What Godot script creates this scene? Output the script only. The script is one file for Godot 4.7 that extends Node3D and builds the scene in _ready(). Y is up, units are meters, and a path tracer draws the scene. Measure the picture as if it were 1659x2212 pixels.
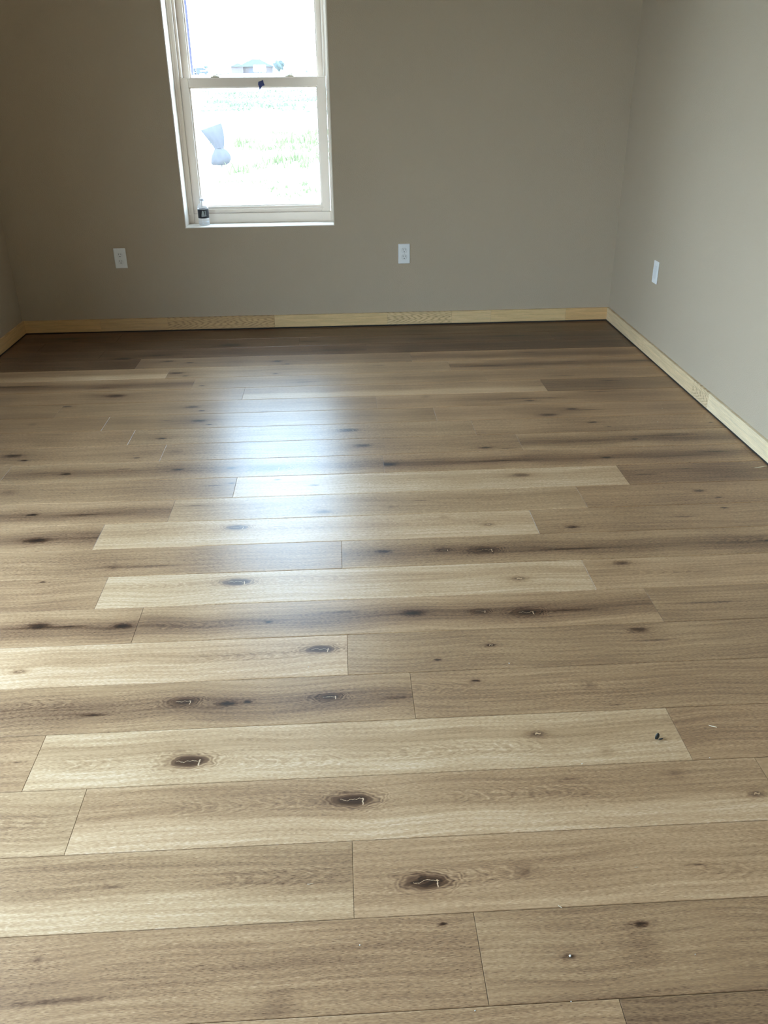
extends Node3D
# An empty newly finished room: plank floor, pine baseboards, one double-hung window, three wall plates.
# Units are metres. The floor top is y = 0; the camera stands at x = z = 0 and looks towards -z.

const LEN := 1.524            # length of a floor plank
const WID := 0.18323          # width of a floor plank
const Z0 := -0.8929           # far edge of plank row -1
const XL := -1.978            # left wall face
const XR := 1.7095            # right wall face
const ZB := -5.3436           # back wall face
const ZF := 1.25              # wall behind the camera
const TOP := 2.62             # ceiling height
const WX0 := -0.9073          # window opening
const WX1 := -0.0279
const WY0 := 0.6197
const WY1 := 2.150
const WT := 0.235             # outer wall thickness

var rng := RandomNumberGenerator.new()
var used := {}
var jobs: Array = []
var grain := PackedByteArray()
var pores := PackedByteArray()
var dashes := PackedByteArray()
var mat := {}

# the glazed opening added in the left wall for its light, out of the frame
const PZ0 := -2.6
const PZ1 := 0.2
const PY0 := 0.0
const PY1 := 2.06
const FLOOR_TINT := Color(0.93, 0.88, 0.845)
const FLOOR_ROUGH := 0.34
const FLOOR_SPEC := 0.45
const LABEL_TURN := 3.89

func _ready() -> void:
	rng.seed = 11
	# camera
	var cam := Camera3D.new()
	cam.name = "camera"
	add_child(cam)
	cam.position = Vector3(0, 1.41198, 0)
	cam.rotation = Vector3(-0.47444, -0.04768, -0.01194)
	cam.fov = 62.177
	cam.near = 0.05
	cam.far = 2000.0
	cam.current = true
	# bright hazy daylight sky
	var sky_m := ProceduralSkyMaterial.new()
	sky_m.sky_top_color = Color(0.75, 0.885, 1.0)
	sky_m.sky_horizon_color = Color(0.845, 0.935, 1.0)
	sky_m.sky_curve = 0.2
	sky_m.ground_horizon_color = Color(0.62, 0.60, 0.56)
	sky_m.ground_bottom_color = Color(0.5, 0.48, 0.44)
	sky_m.sky_energy_multiplier = 5.0
	sky_m.ground_energy_multiplier = 2.0
	var sky := Sky.new()
	sky.sky_material = sky_m
	var env := Environment.new()
	env.background_mode = Environment.BG_SKY
	env.sky = sky
	env.tonemap_mode = Environment.TONE_MAPPER_LINEAR
	env.tonemap_exposure = 0.59
	env.sdfgi_enabled = true
	env.ssao_enabled = true
	env.ssil_enabled = true
	var we := WorldEnvironment.new()
	we.name = "environment"
	we.environment = env
	add_child(we)
	materials()
	grain = stretched(0.055, 5, 64, 3)
	dashes = stretched(0.55, 31, 256, 1)
	pores = stretched(0.30, 9, 160, 2)
	make_planks()
	walls()
	window()
	baseboards()
	outlet("white duplex outlet low on the back wall, below and left of the window", Vector3(-1.3205, 0.4483, ZB), 0.0, "duplex outlets on the back wall")
	outlet("white duplex outlet low on the back wall, below and right of the window", Vector3(0.3974, 0.4410, ZB), 0.0, "duplex outlets on the back wall")
	plate("white wall plate low on the right side wall, seen almost edge-on", Vector3(XR, 0.4509, -4.597), -PI / 2)
	bottle()
	small_things()
	outside()

func materials() -> void:
	var wall := plain("wall_paint", lin(0.45, 0.365, 0.268), 0.75, 0.35)
	var peel := noise(0.05, 3, 3).get_seamless_image(512, 512)
	peel.convert(Image.FORMAT_L8)
	peel.bump_map_to_normal_map(4.0)
	wall.normal_enabled = true
	wall.normal_texture = ImageTexture.create_from_image(peel)
	wall.normal_scale = 0.45
	wall.uv1_triplanar = true
	wall.uv1_world_triplanar = true
	wall.uv1_scale = Vector3(5, 5, 5)
	plain("ceiling_paint", lin(0.48, 0.44, 0.37), 0.9, 0.3)  # darkened to beige to hold down the bounced light
	plain("trim_white", lin(0.72, 0.63, 0.53), 0.5)
	plain("vinyl", lin(0.86, 0.75, 0.65), 0.42)
	plain("lock_beige", lin(0.66, 0.58, 0.44), 0.45)
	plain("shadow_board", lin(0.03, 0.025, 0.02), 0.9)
	plain("plate_white", lin(0.80, 0.80, 0.79), 0.35)
	plain("plate_face", lin(0.76, 0.76, 0.75), 0.35)
	plain("slot_dark", lin(0.10, 0.095, 0.09), 0.6)
	plain("slot_black", lin(0.01, 0.01, 0.01), 0.6)
	plain("strip_blue", lin(0.08, 0.08, 0.17), 0.5)
	plain("fringe_pale", lin(0.30, 0.32, 0.50), 0.5)
	var tape := plain("blue_tape", lin(0.06, 0.07, 0.17), 0.6)
	tape.backlight_enabled = true
	tape.backlight = Color(0.10, 0.13, 0.55)
	plain("black_rubber", lin(0.012, 0.013, 0.012), 0.45)
	plain("pale_wood", lin(0.80, 0.70, 0.52), 0.6)
	plain("speck_white", lin(0.85, 0.85, 0.82), 0.4)
	var glass := plain("glass", lin(0.96, 0.98, 0.97), 0.02)
	glass.albedo_color.a = 0.06
	glass.transparency = BaseMaterial3D.TRANSPARENCY_ALPHA
	var pl := plain("clear_plastic", lin(0.93, 0.95, 1.0), 0.06)
	pl.albedo_color.a = 0.22
	pl.transparency = BaseMaterial3D.TRANSPARENCY_ALPHA
	var water := plain("water", lin(0.95, 0.98, 1.0), 0.02)
	water.albedo_color.a = 0.15
	water.transparency = BaseMaterial3D.TRANSPARENCY_ALPHA
	plain("cap_white", lin(0.72, 0.75, 0.85), 0.4)
	plain("soil", lin(0.46, 0.43, 0.38), 0.95, 0.2)
	plain("field_soil", lin(0.22, 0.225, 0.175), 0.95, 0.2)
	plain("grass", lin(0.098, 0.110, 0.048), 0.9, 0.12)
	plain("grass_far", lin(0.108, 0.118, 0.076), 0.9, 0.12)
	plain("bag_plastic", lin(0.060, 0.056, 0.060), 0.9, 0.12)
	plain("stake_wood", lin(0.20, 0.17, 0.14), 0.8)
	plain("far_brick", lin(0.095, 0.075, 0.073), 0.9, 0.12)
	plain("far_roof", lin(0.056, 0.057, 0.062), 0.9, 0.12)
	plain("far_dark", lin(0.08, 0.075, 0.085), 0.9, 0.12)  # even dark grey for the trailer wheels and garage door
	plain("far_white", lin(0.75, 0.76, 0.78), 0.6)
	plain("far_leaf", lin(0.072, 0.086, 0.082), 0.9, 0.12)
	plain("far_bark", lin(0.14, 0.13, 0.12), 0.9)
	plain("far_vehicle", lin(0.055, 0.057, 0.066), 0.9, 0.12)
	plain("far_hedge", lin(0.10, 0.11, 0.105), 0.9, 0.12)
	plain("far_box", lin(0.075, 0.070, 0.066), 0.9, 0.12)
	for n in ["grass", "grass_far", "far_leaf"]:
		mat[n].backlight_enabled = true
		mat[n].backlight = Color(0.05, 0.06, 0.04)

# ------------------------------------------------------------------ helpers
func numbered(called: String) -> String:
	var n: int = used.get(called, 0)
	used[called] = n + 1
	return called if n == 0 else "%s_%03d" % [called, n]

func tag(o: Node, label: String, category: String, group := "") -> void:
	if label: o.set_meta("label", label)
	if category: o.set_meta("category", category)
	if group: o.set_meta("group", group)

func thing(called: String, label: String, category: String, at := Vector3.ZERO, turn := 0.0, group := "") -> Node3D:
	var o := Node3D.new()
	o.name = numbered(called)
	add_child(o)
	o.position = at
	o.rotation.y = turn
	tag(o, label, category, group)
	return o

func structure(called: String, label: String, category: String) -> Node3D:
	var o := thing(called, label, category)
	o.set_meta("kind", "structure")
	return o

func obj(called: String, mesh: Mesh, m: Material, parent: Node = null) -> MeshInstance3D:
	var o := MeshInstance3D.new()
	o.mesh = mesh
	o.material_override = m
	o.cast_shadow = GeometryInstance3D.SHADOW_CASTING_SETTING_ON
	if parent == null:
		o.name = numbered(called)
		add_child(o)
	else:
		o.name = called
		parent.add_child(o, true)
	return o

func begin() -> SurfaceTool:
	var st := SurfaceTool.new()
	st.begin(Mesh.PRIMITIVE_TRIANGLES)
	return st

# a flat face, turned so that it faces n; uv from the two axes given
func face(st: SurfaceTool, pts: Array, n: Vector3, uvs: Array = []) -> void:
	var k := range(pts.size())
	if (pts[1] - pts[0]).cross(pts[2] - pts[0]).dot(n) > 0.0:
		k.reverse()
	for i in range(1, pts.size() - 1):
		for j in [k[0], k[i], k[i + 1]]:
			st.set_normal(n)
			st.set_uv(uvs[j] if uvs.size() else Vector2.ZERO)
			st.add_vertex(pts[j])

# box with its twelve edges chamfered by c
func cbox(st: SurfaceTool, lo: Vector3, hi: Vector3, c := 0.0) -> void:
	var mid := (lo + hi) / 2
	var h := (hi - lo) / 2
	c = minf(c, minf(h.x, minf(h.y, h.z)) * 0.9)
	for a in 3:
		var b := (a + 1) % 3
		var d := (a + 2) % 3
		for s in [-1.0, 1.0]:
			var n := Vector3.ZERO
			n[a] = s
			var q := []
			for e in [[-1, -1], [1, -1], [1, 1], [-1, 1]]:
				var v := mid
				v[a] += s * h[a]
				v[b] += e[0] * (h[b] - c)
				v[d] += e[1] * (h[d] - c)
				q.append(v)
			face(st, q, n, [Vector2(0, 0), Vector2(1, 0), Vector2(1, 1), Vector2(0, 1)])
	if c <= 0.0:
		return
	for a in 3:
		var b := (a + 1) % 3
		var d := (a + 2) % 3
		for sb in [-1.0, 1.0]:
			for sd in [-1.0, 1.0]:
				var q := []
				for e in [[-1, 0], [1, 0], [1, 1], [-1, 1]]:
					var v := mid
					v[a] += e[0] * (h[a] - c)
					v[b] += sb * (h[b] - (c if e[1] == 1 else 0.0))
					v[d] += sd * (h[d] - (0.0 if e[1] == 1 else c))
					q.append(v)
				var n := Vector3.ZERO
				n[b] = sb
				n[d] = sd
				face(st, q, n.normalized())
	for sx in [-1.0, 1.0]:
		for sy in [-1.0, 1.0]:
			for sz in [-1.0, 1.0]:
				var s := Vector3(sx, sy, sz)
				var q := []
				for a in 3:
					var v := mid + s * (h - Vector3(c, c, c))
					v[a] += s[a] * c
					q.append(v)
				face(st, q, s.normalized())

func box_mesh(lo: Vector3, hi: Vector3, c := 0.0) -> Mesh:
	var st := begin()
	cbox(st, lo, hi, c)
	return st.commit()

func boxes(list: Array, c := 0.0) -> Mesh:
	var st := begin()
	for b in list:
		cbox(st, b[0], b[1], c)
	return st.commit()

# turned profile: pts are (radius, height)
func lathe(st: SurfaceTool, pts: Array, seg := 32) -> void:
	st.set_smooth_group(0)
	for i in pts.size() - 1:
		for k in seg:
			var a := TAU * k / seg
			var b := TAU * (k + 1) / seg
			var p: Vector2 = pts[i]
			var q: Vector2 = pts[i + 1]
			var v := [Vector3(p.x * cos(a), p.y, p.x * sin(a)), Vector3(p.x * cos(b), p.y, p.x * sin(b)), Vector3(q.x * cos(b), q.y, q.x * sin(b)), Vector3(q.x * cos(a), q.y, q.x * sin(a))]
			var uv := [Vector2(float(k) / seg, 0), Vector2(float(k + 1) / seg, 0), Vector2(float(k + 1) / seg, 1), Vector2(float(k) / seg, 1)]
			if i == pts.size() - 2: uv = [Vector2(float(k) / seg, 0), Vector2(float(k + 1) / seg, 0), Vector2(float(k + 1) / seg, 1), Vector2(float(k) / seg, 1)]
			for j in [0, 1, 2, 0, 2, 3]:
				st.set_uv(uv[j])
				st.add_vertex(v[j])

func lathe_mesh(pts: Array, seg := 32) -> Mesh:
	var st := begin()
	lathe(st, pts, seg)
	st.generate_normals()
	return st.commit()

func plain(called: String, c: Color, rough := 0.6, spec := 0.5) -> StandardMaterial3D:
	var m := StandardMaterial3D.new()
	m.resource_name = called
	m.albedo_color = c.linear_to_srgb()
	m.roughness = rough
	m.metallic_specular = spec
	mat[called] = m
	return m

func lin(r: float, g: float, b: float) -> Color:
	return Color(r, g, b)

func noise(freq: float, sd: int, octaves := 3) -> FastNoiseLite:
	var n := FastNoiseLite.new()
	n.noise_type = FastNoiseLite.TYPE_SIMPLEX_SMOOTH
	n.frequency = freq
	n.seed = sd
	n.fractal_octaves = octaves
	return n

# ------------------------------------------------------------------ wood grain
# each plank's print is an index 0..255 per pixel (dark to pale), painted from grain, pores and its own knots
func stretched(freq: float, sd: int, w: int, oct: int) -> PackedByteArray:
	var im := noise(freq, sd, oct).get_seamless_image(w, 512, false, false, 0.1, true)
	im.convert(Image.FORMAT_L8)
	im.resize(2048, 512, Image.INTERPOLATE_CUBIC)
	return im.get_data()

func paint(i: int) -> void:
	var job: Dictionary = jobs[i]
	var w: int = job.w
	var h: int = job.h
	var r := FastNoiseLite.new()
	r.seed = job.seed
	r.frequency = 1.0
	r.noise_type = FastNoiseLite.TYPE_SIMPLEX_SMOOTH
	r.fractal_octaves = 2
	var idx := PackedByteArray()
	idx.resize(w * h)
	var sx := 2048 / w
	var sy := 256.0 / h
	var ox := int(absf(r.get_noise_1d(7.3)) * 4000.0) & 2047
	var oy := int(absf(r.get_noise_1d(17.1)) * 3000.0) & 511
	# tone across the plank, v from its near edge (0) to its far edge (1)
	var base := PackedFloat32Array()
	base.resize(h * 2)
	for y in h * 2:
		var v := (y - h * 0.5) / h
		var b := 0.0
		match job.tone:
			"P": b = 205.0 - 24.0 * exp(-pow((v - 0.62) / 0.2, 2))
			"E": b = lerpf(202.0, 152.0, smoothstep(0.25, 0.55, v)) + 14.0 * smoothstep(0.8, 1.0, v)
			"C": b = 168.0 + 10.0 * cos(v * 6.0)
			"M": b = 160.0 - 18.0 * exp(-pow((v - 0.5) / 0.3, 2))
			"G": b = 150.0 - 8.0 * cos(v * 5.0)
			"D": b = 166.0 - 60.0 * exp(-pow((v - 0.46) / 0.26, 2))
			"K": b = 84.0 - 16.0 * exp(-pow((v - 0.5) / 0.3, 2))  # darkened tone: the dim light on the far rows is put into the colour
			"B": b = 128.0 - 16.0 * exp(-pow((v - 0.5) / 0.3, 2))
		base[y] = b + 10.0 * r.get_noise_1d(v * 3.0 + 40.0)
	var shift := PackedInt32Array()
	shift.resize(w)
	var lum := PackedFloat32Array()
	lum.resize(w)
	for x in w:
		var u := float(x) / w
		shift[x] = int(h * (0.10 * r.get_noise_1d(u * 2.5) + 0.010 * r.get_noise_1d(u * 11.0 + 90.0)))
		lum[x] = 16.0 * r.get_noise_1d(u * 3.0 + 200.0)
	var half := h / 2
	var amp: float = job.amp
	var fine := h >= 128
	for y in h:
		var row := y * w
		var v := h - 1 - y
		var gy := int(y * sy) + oy
		for x in w:
			var s := shift[x]
			var gx := (x * sx + ox) & 2047
			var g := grain[(((gy + int(s * sy)) & 511) << 11) + gx]
			var p := pores[((gy & 511) << 11) + ((gx * 2) & 2047)]
			var t := base[v - s + half] + lum[x] + (g - 128) * 0.22 * amp + (p - 128) * 0.20 * amp
			if fine:
				var d := dashes[((gy & 511) << 11) + gx]
				if d > 165: t -= (d - 165) * 0.75
				elif d < 86: t += (86 - d) * 0.55
			idx[row + x] = clampi(int(t), 4, 251)
	for k in job.knots:
		knot(idx, w, h, k, r)
	# the palette: dark knots, brown, tan, cream
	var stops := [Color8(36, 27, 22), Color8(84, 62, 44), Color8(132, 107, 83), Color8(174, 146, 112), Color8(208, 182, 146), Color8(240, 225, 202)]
	var pr := PackedByteArray()
	var pg := PackedByteArray()
	var pb := PackedByteArray()
	for n in 256:
		var f := n / 255.0 * 5.0
		var c: Color = stops[mini(int(f), 4)].lerp(stops[mini(int(f) + 1, 5)], f - int(f))
		pr.append(c.r8)
		pg.append(c.g8)
		pb.append(c.b8)
	var out := PackedByteArray()
	out.resize(w * h * 3)
	var o := 0
	for t in idx:
		out[o] = pr[t]
		out[o + 1] = pg[t]
		out[o + 2] = pb[t]
		o += 3
	job.data = out

# a knot at (metres from the plank's left end, share of its width), half length in metres, kind
func knot(idx: PackedByteArray, w: int, h: int, k: Array, r: FastNoiseLite) -> void:
	var px := w / LEN
	var py := h / WID
	var cx: float = k[0] * px
	var cy: float = (1.0 - k[1]) * h
	var kind: int = k[3]
	var rx: float = k[2]
	var ry := rx * 0.36
	var reach := 1.0
	match kind:
		0:
			rx *= 0.60
			ry = clampf(rx * 0.42, 0.008, 0.022)
			reach = 3.0
		1:
			ry = rx * 0.42
			reach = 3.0
		2:
			ry = clampf(rx * 0.13, 0.0016, 0.007)
			reach = 1.6
		3:
			ry = rx * 0.8
			reach = 2.0
		4:
			ry = 0.030
			reach = 1.0
		5:
			ry = rx * 0.5
			reach = 3.0
	var x0 := maxi(0, int(cx - rx * reach * px))
	var x1 := mini(w, int(cx + rx * reach * px) + 2)
	var y0 := maxi(0, int(cy - ry * reach * py) - 1)
	var y1 := mini(h, int(cy + ry * reach * py) + 2)
	for y in range(y0, y1):
		var dy := (y - cy) / py
		for x in range(x0, x1):
			var dx := (x - cx) / px
			var t := float(idx[y * w + x])
			var wob := r.get_noise_2d(dx * 22.0 + cx, dy * 50.0)
			var e := sqrt(pow(dx / rx, 2) + pow(dy / ry, 2)) * (1.0 + 0.16 * wob) * (1.0 + 0.18 * dx / (rx * (1.0 + absf(dx / rx))))
			if kind == 1 or kind == 2 or kind == 5:
				e *= 1.0 + 0.34 * r.get_noise_2d(dx * 75.0 + cy, dy * 190.0 + cx)
			match kind:
				0:
					# dark eye, pointed at one end, with rings crowding round it
					if e < 1.0:
						t = lerpf(t * 0.45, 26.0, 0.85 - 0.45 * e) + 7.0 * sin(e * 26.0)
						t = lerpf(t, t + 38.0, smoothstep(0.6, 1.0, e))
						var line := absf(dy - ry * 0.35 * r.get_noise_1d(dx * 45.0 + cy) + ry * 0.05)
						var up := absf(dx - rx * 0.42 - 0.003 * wob)
						if (line < 0.00065 and dx > -rx * 0.75 and dx < rx * 0.5) or (up < 0.0012 and dy > -ry * 0.25 and dy < ry * 0.85):
							t = 226.0
					else:
						var f := 1.0 - smoothstep(1.0, reach, e)
						t -= f * 62.0 * exp(-(e - 1.0) * 2.2)
						t += f * (22.0 + 12.0 * smoothstep(-0.5, 1.0, dx / rx)) * sin(e * 19.0 + 1.5 * wob)
				1:
					t -= 95.0 * lerpf(1.0, 0.7, clampf((rx - 0.012) / 0.03, 0, 1)) * exp(-e * e * e * 2.6) + 44.0 * exp(-e * 1.2) * (1.0 - smoothstep(2.0, 3.0, e))
				2:
					t -= 100.0 * exp(-e * e * 1.4) * (0.65 + 0.35 * wob)
				3:
					t -= 34.0 * exp(-e * e * 1.2)
				5:
					t -= 84.0 * exp(-e * e * 1.3) * (1.0 + 0.6 * wob) + 36.0 * exp(-e) * (1.0 - smoothstep(2.0, 3.0, e))
					if absf(dy + dx * 0.35 - ry * 0.25 * sin(dx * 9.0 / rx) + ry * 0.1) < ry * (0.16 + 0.30 * wob) and dx > -rx * 0.36 and dx < rx * 0.32:
						t = 205.0
				4:
					var f := (1.0 - smoothstep(0.55, 1.0, absf(dx / rx))) * (1.0 - smoothstep(0.5, 1.0, absf(dy / ry)))
					var q := dx * 80.0 + pow(dy / ry, 2) * 8.0 + wob * 1.6
					t += f * (13.0 * sin(q * 1.9) + 8.0 * sin(q * 4.3 + 1.0) - 5.0)
			idx[y * w + x] = clampi(int(t), 4, 251)

# plank: a bevelled board, its print laid along it
func plank_mesh(x0: float, x1: float, z0: float, z1: float, start: float, zfar: float) -> Mesh:
	var st := begin()
	var b := 0.0016            # bevel along the long edges
	var c := 0.0006            # and across the ends
	var d := 0.0009
	var uv := func(v: Vector3) -> Vector2: return Vector2((v.x - start) / LEN, (v.z - zfar) / WID)
	var top := [Vector3(x0 + c, 0, z0 + b), Vector3(x1 - c, 0, z0 + b), Vector3(x1 - c, 0, z1 - b), Vector3(x0 + c, 0, z1 - b)]
	var rim := [Vector3(x0, -d, z0), Vector3(x1, -d, z0), Vector3(x1, -d, z1), Vector3(x0, -d, z1)]
	face(st, top, Vector3.UP, top.map(uv))
	var out := [Vector3(0, 0, -1), Vector3(1, 0, 0), Vector3(0, 0, 1), Vector3(-1, 0, 0)]
	for i in 4:
		var j := (i + 1) % 4
		var q := [top[i], top[j], rim[j], rim[i]]
		face(st, q, (out[i] * d + Vector3.UP * b).normalized(), q.map(uv))
		var s := [rim[i], rim[j], rim[j] + Vector3(0, -0.006, 0), rim[i] + Vector3(0, -0.006, 0)]
		face(st, s, out[i], s.map(uv))
	st.generate_tangents()
	return st.commit()

var planks: Array = []
func pk(row: int, x: float, tone: String, q: int, knots: Array) -> void:
	planks.append([row, x, tone, q, knots])

func make_planks() -> void:
	pk(-1, -2.612, "M", -1, [])
	pk(-1, -1.088, "M", 2, [])
	pk(-1, 0.436, "B", 2, [])
	pk(0, -2.836, "M", -1, [])
	pk(0, -1.312, "M", 2, [[1.464, 0.88, 0.011, 1], [0.780, 0.29, 0.104, 2], [0.726, 0.73, 0.010, 3], [1.019, 0.57, 0.015, 2], [1.164, 0.13, 0.036, 3]])
	pk(0, 0.212, "G", 2, [[0.307, 0.76, 0.021, 1], [0.159, 0.45, 0.011, 5], [0.297, 0.51, 0.038, 3], [0.003, 0.58, 0.008, 3]])
	pk(1, -3.062, "M", -1, [])
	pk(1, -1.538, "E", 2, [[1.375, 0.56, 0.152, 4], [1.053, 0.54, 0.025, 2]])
	pk(1, -0.014, "C", 2, [[0.148, 0.40, 0.068, 0], [0.227, 0.46, 0.192, 4], [0.339, 0.48, 0.023, 3], [0.688, 0.44, 0.023, 2], [0.733, 0.35, 0.073, 4]])
	pk(1, 1.510, "M", -1, [])
	pk(2, -2.128, "C", 2, [[1.404, 0.49, 0.079, 4]])
	pk(2, -0.604, "E", 2, [[0.597, 0.61, 0.071, 0], [0.349, 0.61, 0.202, 4], [1.481, 0.40, 0.020, 5], [1.084, 0.78, 0.024, 2], [1.327, 0.78, 0.021, 3], [0.959, 0.58, 0.214, 4]])
	pk(2, 0.920, "M", -1, [])
	pk(3, -2.272, "G", 2, [[1.487, 0.51, 0.016, 2]])
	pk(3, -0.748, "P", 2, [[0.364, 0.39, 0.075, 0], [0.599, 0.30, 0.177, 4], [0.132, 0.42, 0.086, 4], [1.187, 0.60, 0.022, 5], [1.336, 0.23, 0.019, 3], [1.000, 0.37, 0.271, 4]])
	pk(3, 0.776, "M", 2, [])
	pk(4, -2.898, "M", -1, [])
	pk(4, -1.374, "D", 2, [[0.943, 0.56, 0.053, 0], [1.051, 0.48, 0.035, 1], [1.103, 0.50, 0.015, 1], [1.314, 0.53, 0.047, 0], [1.486, 0.45, 0.041, 2], [0.720, 0.36, 0.046, 2], [0.591, 0.64, 0.095, 4]])
	pk(4, 0.150, "M", 2, [[0.170, 0.75, 0.016, 1], [0.505, 0.10, 0.020, 2], [0.462, 0.54, 0.021, 3], [0.072, 0.63, 0.114, 4]])
	pk(4, 1.674, "M", -1, [])
	pk(5, -3.062, "M", -1, [])
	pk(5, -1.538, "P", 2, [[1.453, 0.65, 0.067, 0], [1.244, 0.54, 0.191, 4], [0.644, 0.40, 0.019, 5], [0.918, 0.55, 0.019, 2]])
	pk(5, -0.014, "G", 2, [[0.244, 0.27, 0.014, 1], [0.831, 0.82, 0.039, 1], [0.399, 0.58, 0.015, 5], [0.867, 0.54, 0.071, 2]])
	pk(5, 1.510, "M", -1, [])
	pk(6, -2.146, "D", 2, [[1.239, 0.57, 0.047, 1], [1.334, 0.52, 0.061, 2], [1.482, 0.48, 0.034, 1]])
	pk(6, -0.622, "D", 2, [[0.380, 0.43, 0.015, 1], [0.603, 0.63, 0.062, 2], [0.807, 0.52, 0.048, 1], [1.006, 0.50, 0.041, 0], [1.142, 0.42, 0.061, 0], [0.166, 0.42, 0.148, 4], [1.266, 0.43, 0.109, 2]])
	pk(6, 0.902, "G", 2, [[0.194, 0.50, 0.137, 2]])
	pk(7, -2.293, "G", 2, [[1.323, 0.91, 0.012, 1]])
	pk(7, -0.769, "P", 2, [[0.417, 0.67, 0.073, 0], [0.657, 0.69, 0.161, 4], [1.301, 0.44, 0.026, 5], [0.165, 0.65, 0.145, 4]])
	pk(7, 0.755, "C", 2, [[0.128, 0.84, 0.037, 1], [0.250, 0.49, 0.146, 4]])
	pk(8, -3.073, "M", -1, [])
	pk(8, -1.549, "M", 1, [[0.782, 0.32, 0.023, 3], [0.923, 0.32, 0.144, 2]])
	pk(8, -0.025, "D", 1, [[0.141, 0.55, 0.031, 1], [0.342, 0.52, 0.039, 0], [0.481, 0.47, 0.069, 0], [0.775, 0.40, 0.169, 2], [1.353, 0.52, 0.109, 4], [1.437, 0.44, 0.012, 1]])
	pk(8, 1.499, "M", -1, [])
	pk(9, -2.390, "D", 1, [[1.317, 0.42, 0.056, 1]])
	pk(9, -0.866, "P", 1, [[0.478, 0.68, 0.062, 0], [0.698, 0.57, 0.163, 4], [1.359, 0.44, 0.021, 5], [1.211, 0.81, 0.017, 3]])
	pk(9, 0.658, "G", 1, [[0.126, 0.23, 0.027, 1], [0.711, 0.80, 0.018, 1], [0.545, 0.50, 0.049, 2]])
	pk(10, -2.171, "D", 1, [[1.021, 0.51, 0.026, 1], [1.191, 0.44, 0.085, 2]])
	pk(10, -0.647, "C", 1, [[0.079, 0.69, 0.052, 2], [0.560, 0.22, 0.042, 1], [0.424, 0.44, 0.171, 4], [0.922, 0.57, 0.031, 2], [0.807, 0.33, 0.014, 3]])
	pk(10, 0.877, "G", 1, [[0.456, 0.60, 0.030, 1], [0.508, 0.27, 0.014, 1]])
	pk(11, -3.482, "M", -1, [])
	pk(11, -1.958, "M", 1, [[0.657, 0.61, 0.027, 3], [1.437, 0.61, 0.036, 2], [1.507, 0.70, 0.018, 1]])
	pk(11, -0.434, "P", 1, [[0.309, 0.47, 0.023, 1], [0.162, 0.81, 0.018, 1], [1.123, 0.65, 0.050, 1]])
	pk(11, 1.090, "B", 1, [[0.091, 0.47, 0.054, 2], [0.265, 0.71, 0.027, 2]])
	pk(12, -2.896, "M", 1, [])
	pk(12, -1.372, "D", 1, [[0.462, 0.63, 0.038, 2], [0.248, 0.45, 0.023, 1], [0.690, 0.51, 0.028, 1], [0.905, 0.50, 0.021, 1], [1.074, 0.43, 0.094, 0]])
	pk(12, 0.152, "D", 1, [[0.021, 0.43, 0.047, 1], [0.479, 0.44, 0.189, 2], [0.922, 0.44, 0.023, 1], [1.391, 0.58, 0.057, 2]])
	pk(12, 1.676, "D", 1, [])
	pk(13, -2.298, "M", 1, [[0.897, 0.57, 0.049, 1], [0.956, 0.28, 0.025, 1], [1.422, 0.24, 0.019, 1]])
	pk(13, -0.774, "M", 1, [[0.052, 0.55, 0.030, 3], [1.370, 0.21, 0.035, 1], [0.850, 0.57, 0.050, 1], [0.399, 0.96, 0.091, 2], [1.467, 0.14, 0.039, 2]])
	pk(13, 0.750, "D", 1, [[0.501, 0.46, 0.018, 1], [0.674, 0.62, 0.160, 2], [0.700, 0.70, 0.090, 2]])
	pk(14, -2.470, "M", 1, [])
	pk(14, -0.946, "M", 1, [[0.138, 0.38, 0.027, 1], [0.965, 0.56, 0.062, 0]])
	pk(14, 0.578, "G", 1, [[0.547, 0.61, 0.027, 1], [0.606, 0.30, 0.012, 1], [1.077, 0.37, 0.014, 1]])
	pk(15, -2.625, "M", 0, [[1.186, 0.58, 0.022, 3]])
	pk(15, -1.101, "M", 0, [[0.427, 0.50, 0.043, 1], [0.480, 0.22, 0.017, 1], [0.275, 0.60, 0.032, 2]])
	pk(15, 0.423, "M", 0, [[0.525, 0.21, 0.053, 1], [0.724, 0.49, 0.097, 2], [0.652, 0.59, 0.033, 1], [1.275, 0.41, 0.022, 2]])
	pk(16, -2.891, "G", 0, [])
	pk(16, -1.367, "M", 0, [[0.984, 0.00, 0.022, 3], [0.022, 0.85, 0.034, 1], [0.632, 0.54, 0.045, 1], [0.684, 0.24, 0.020, 1]])
	pk(16, 0.157, "M", 0, [[0.745, 0.30, 0.029, 1], [0.247, 0.86, 0.023, 3], [0.764, 0.48, 0.157, 2], [1.129, 0.87, 0.103, 2]])
	pk(16, 1.681, "M", 0, [])
	pk(17, -2.028, "M", 0, [[0.886, 0.60, 0.064, 1]])
	pk(17, -0.504, "E", 0, [])
	pk(17, 1.020, "B", 0, [[0.348, 0.75, 0.059, 2]])
	pk(18, -2.302, "D", 0, [[0.643, 0.62, 0.146, 2], [1.059, 0.31, 0.060, 2]])
	pk(18, -0.778, "M", 0, [[0.049, 0.27, 0.019, 1], [0.580, 0.35, 0.072, 2]])
	pk(18, 0.746, "M", 0, [[0.417, 0.30, 0.072, 2]])
	pk(19, -2.467, "E", 0, [[0.934, 0.40, 0.032, 2]])
	pk(19, -0.943, "M", 0, [[0.043, 0.49, 0.050, 1], [0.101, 0.20, 0.020, 1], [0.581, 0.19, 0.020, 1], [1.144, 0.73, 0.038, 2]])
	pk(19, 0.581, "D", 0, [[0.199, 0.41, 0.113, 2], [0.667, 0.60, 0.050, 2], [1.103, 0.53, 0.151, 2]])
	pk(20, -2.664, "K", 0, [[1.173, 0.26, 0.051, 2]])
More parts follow.
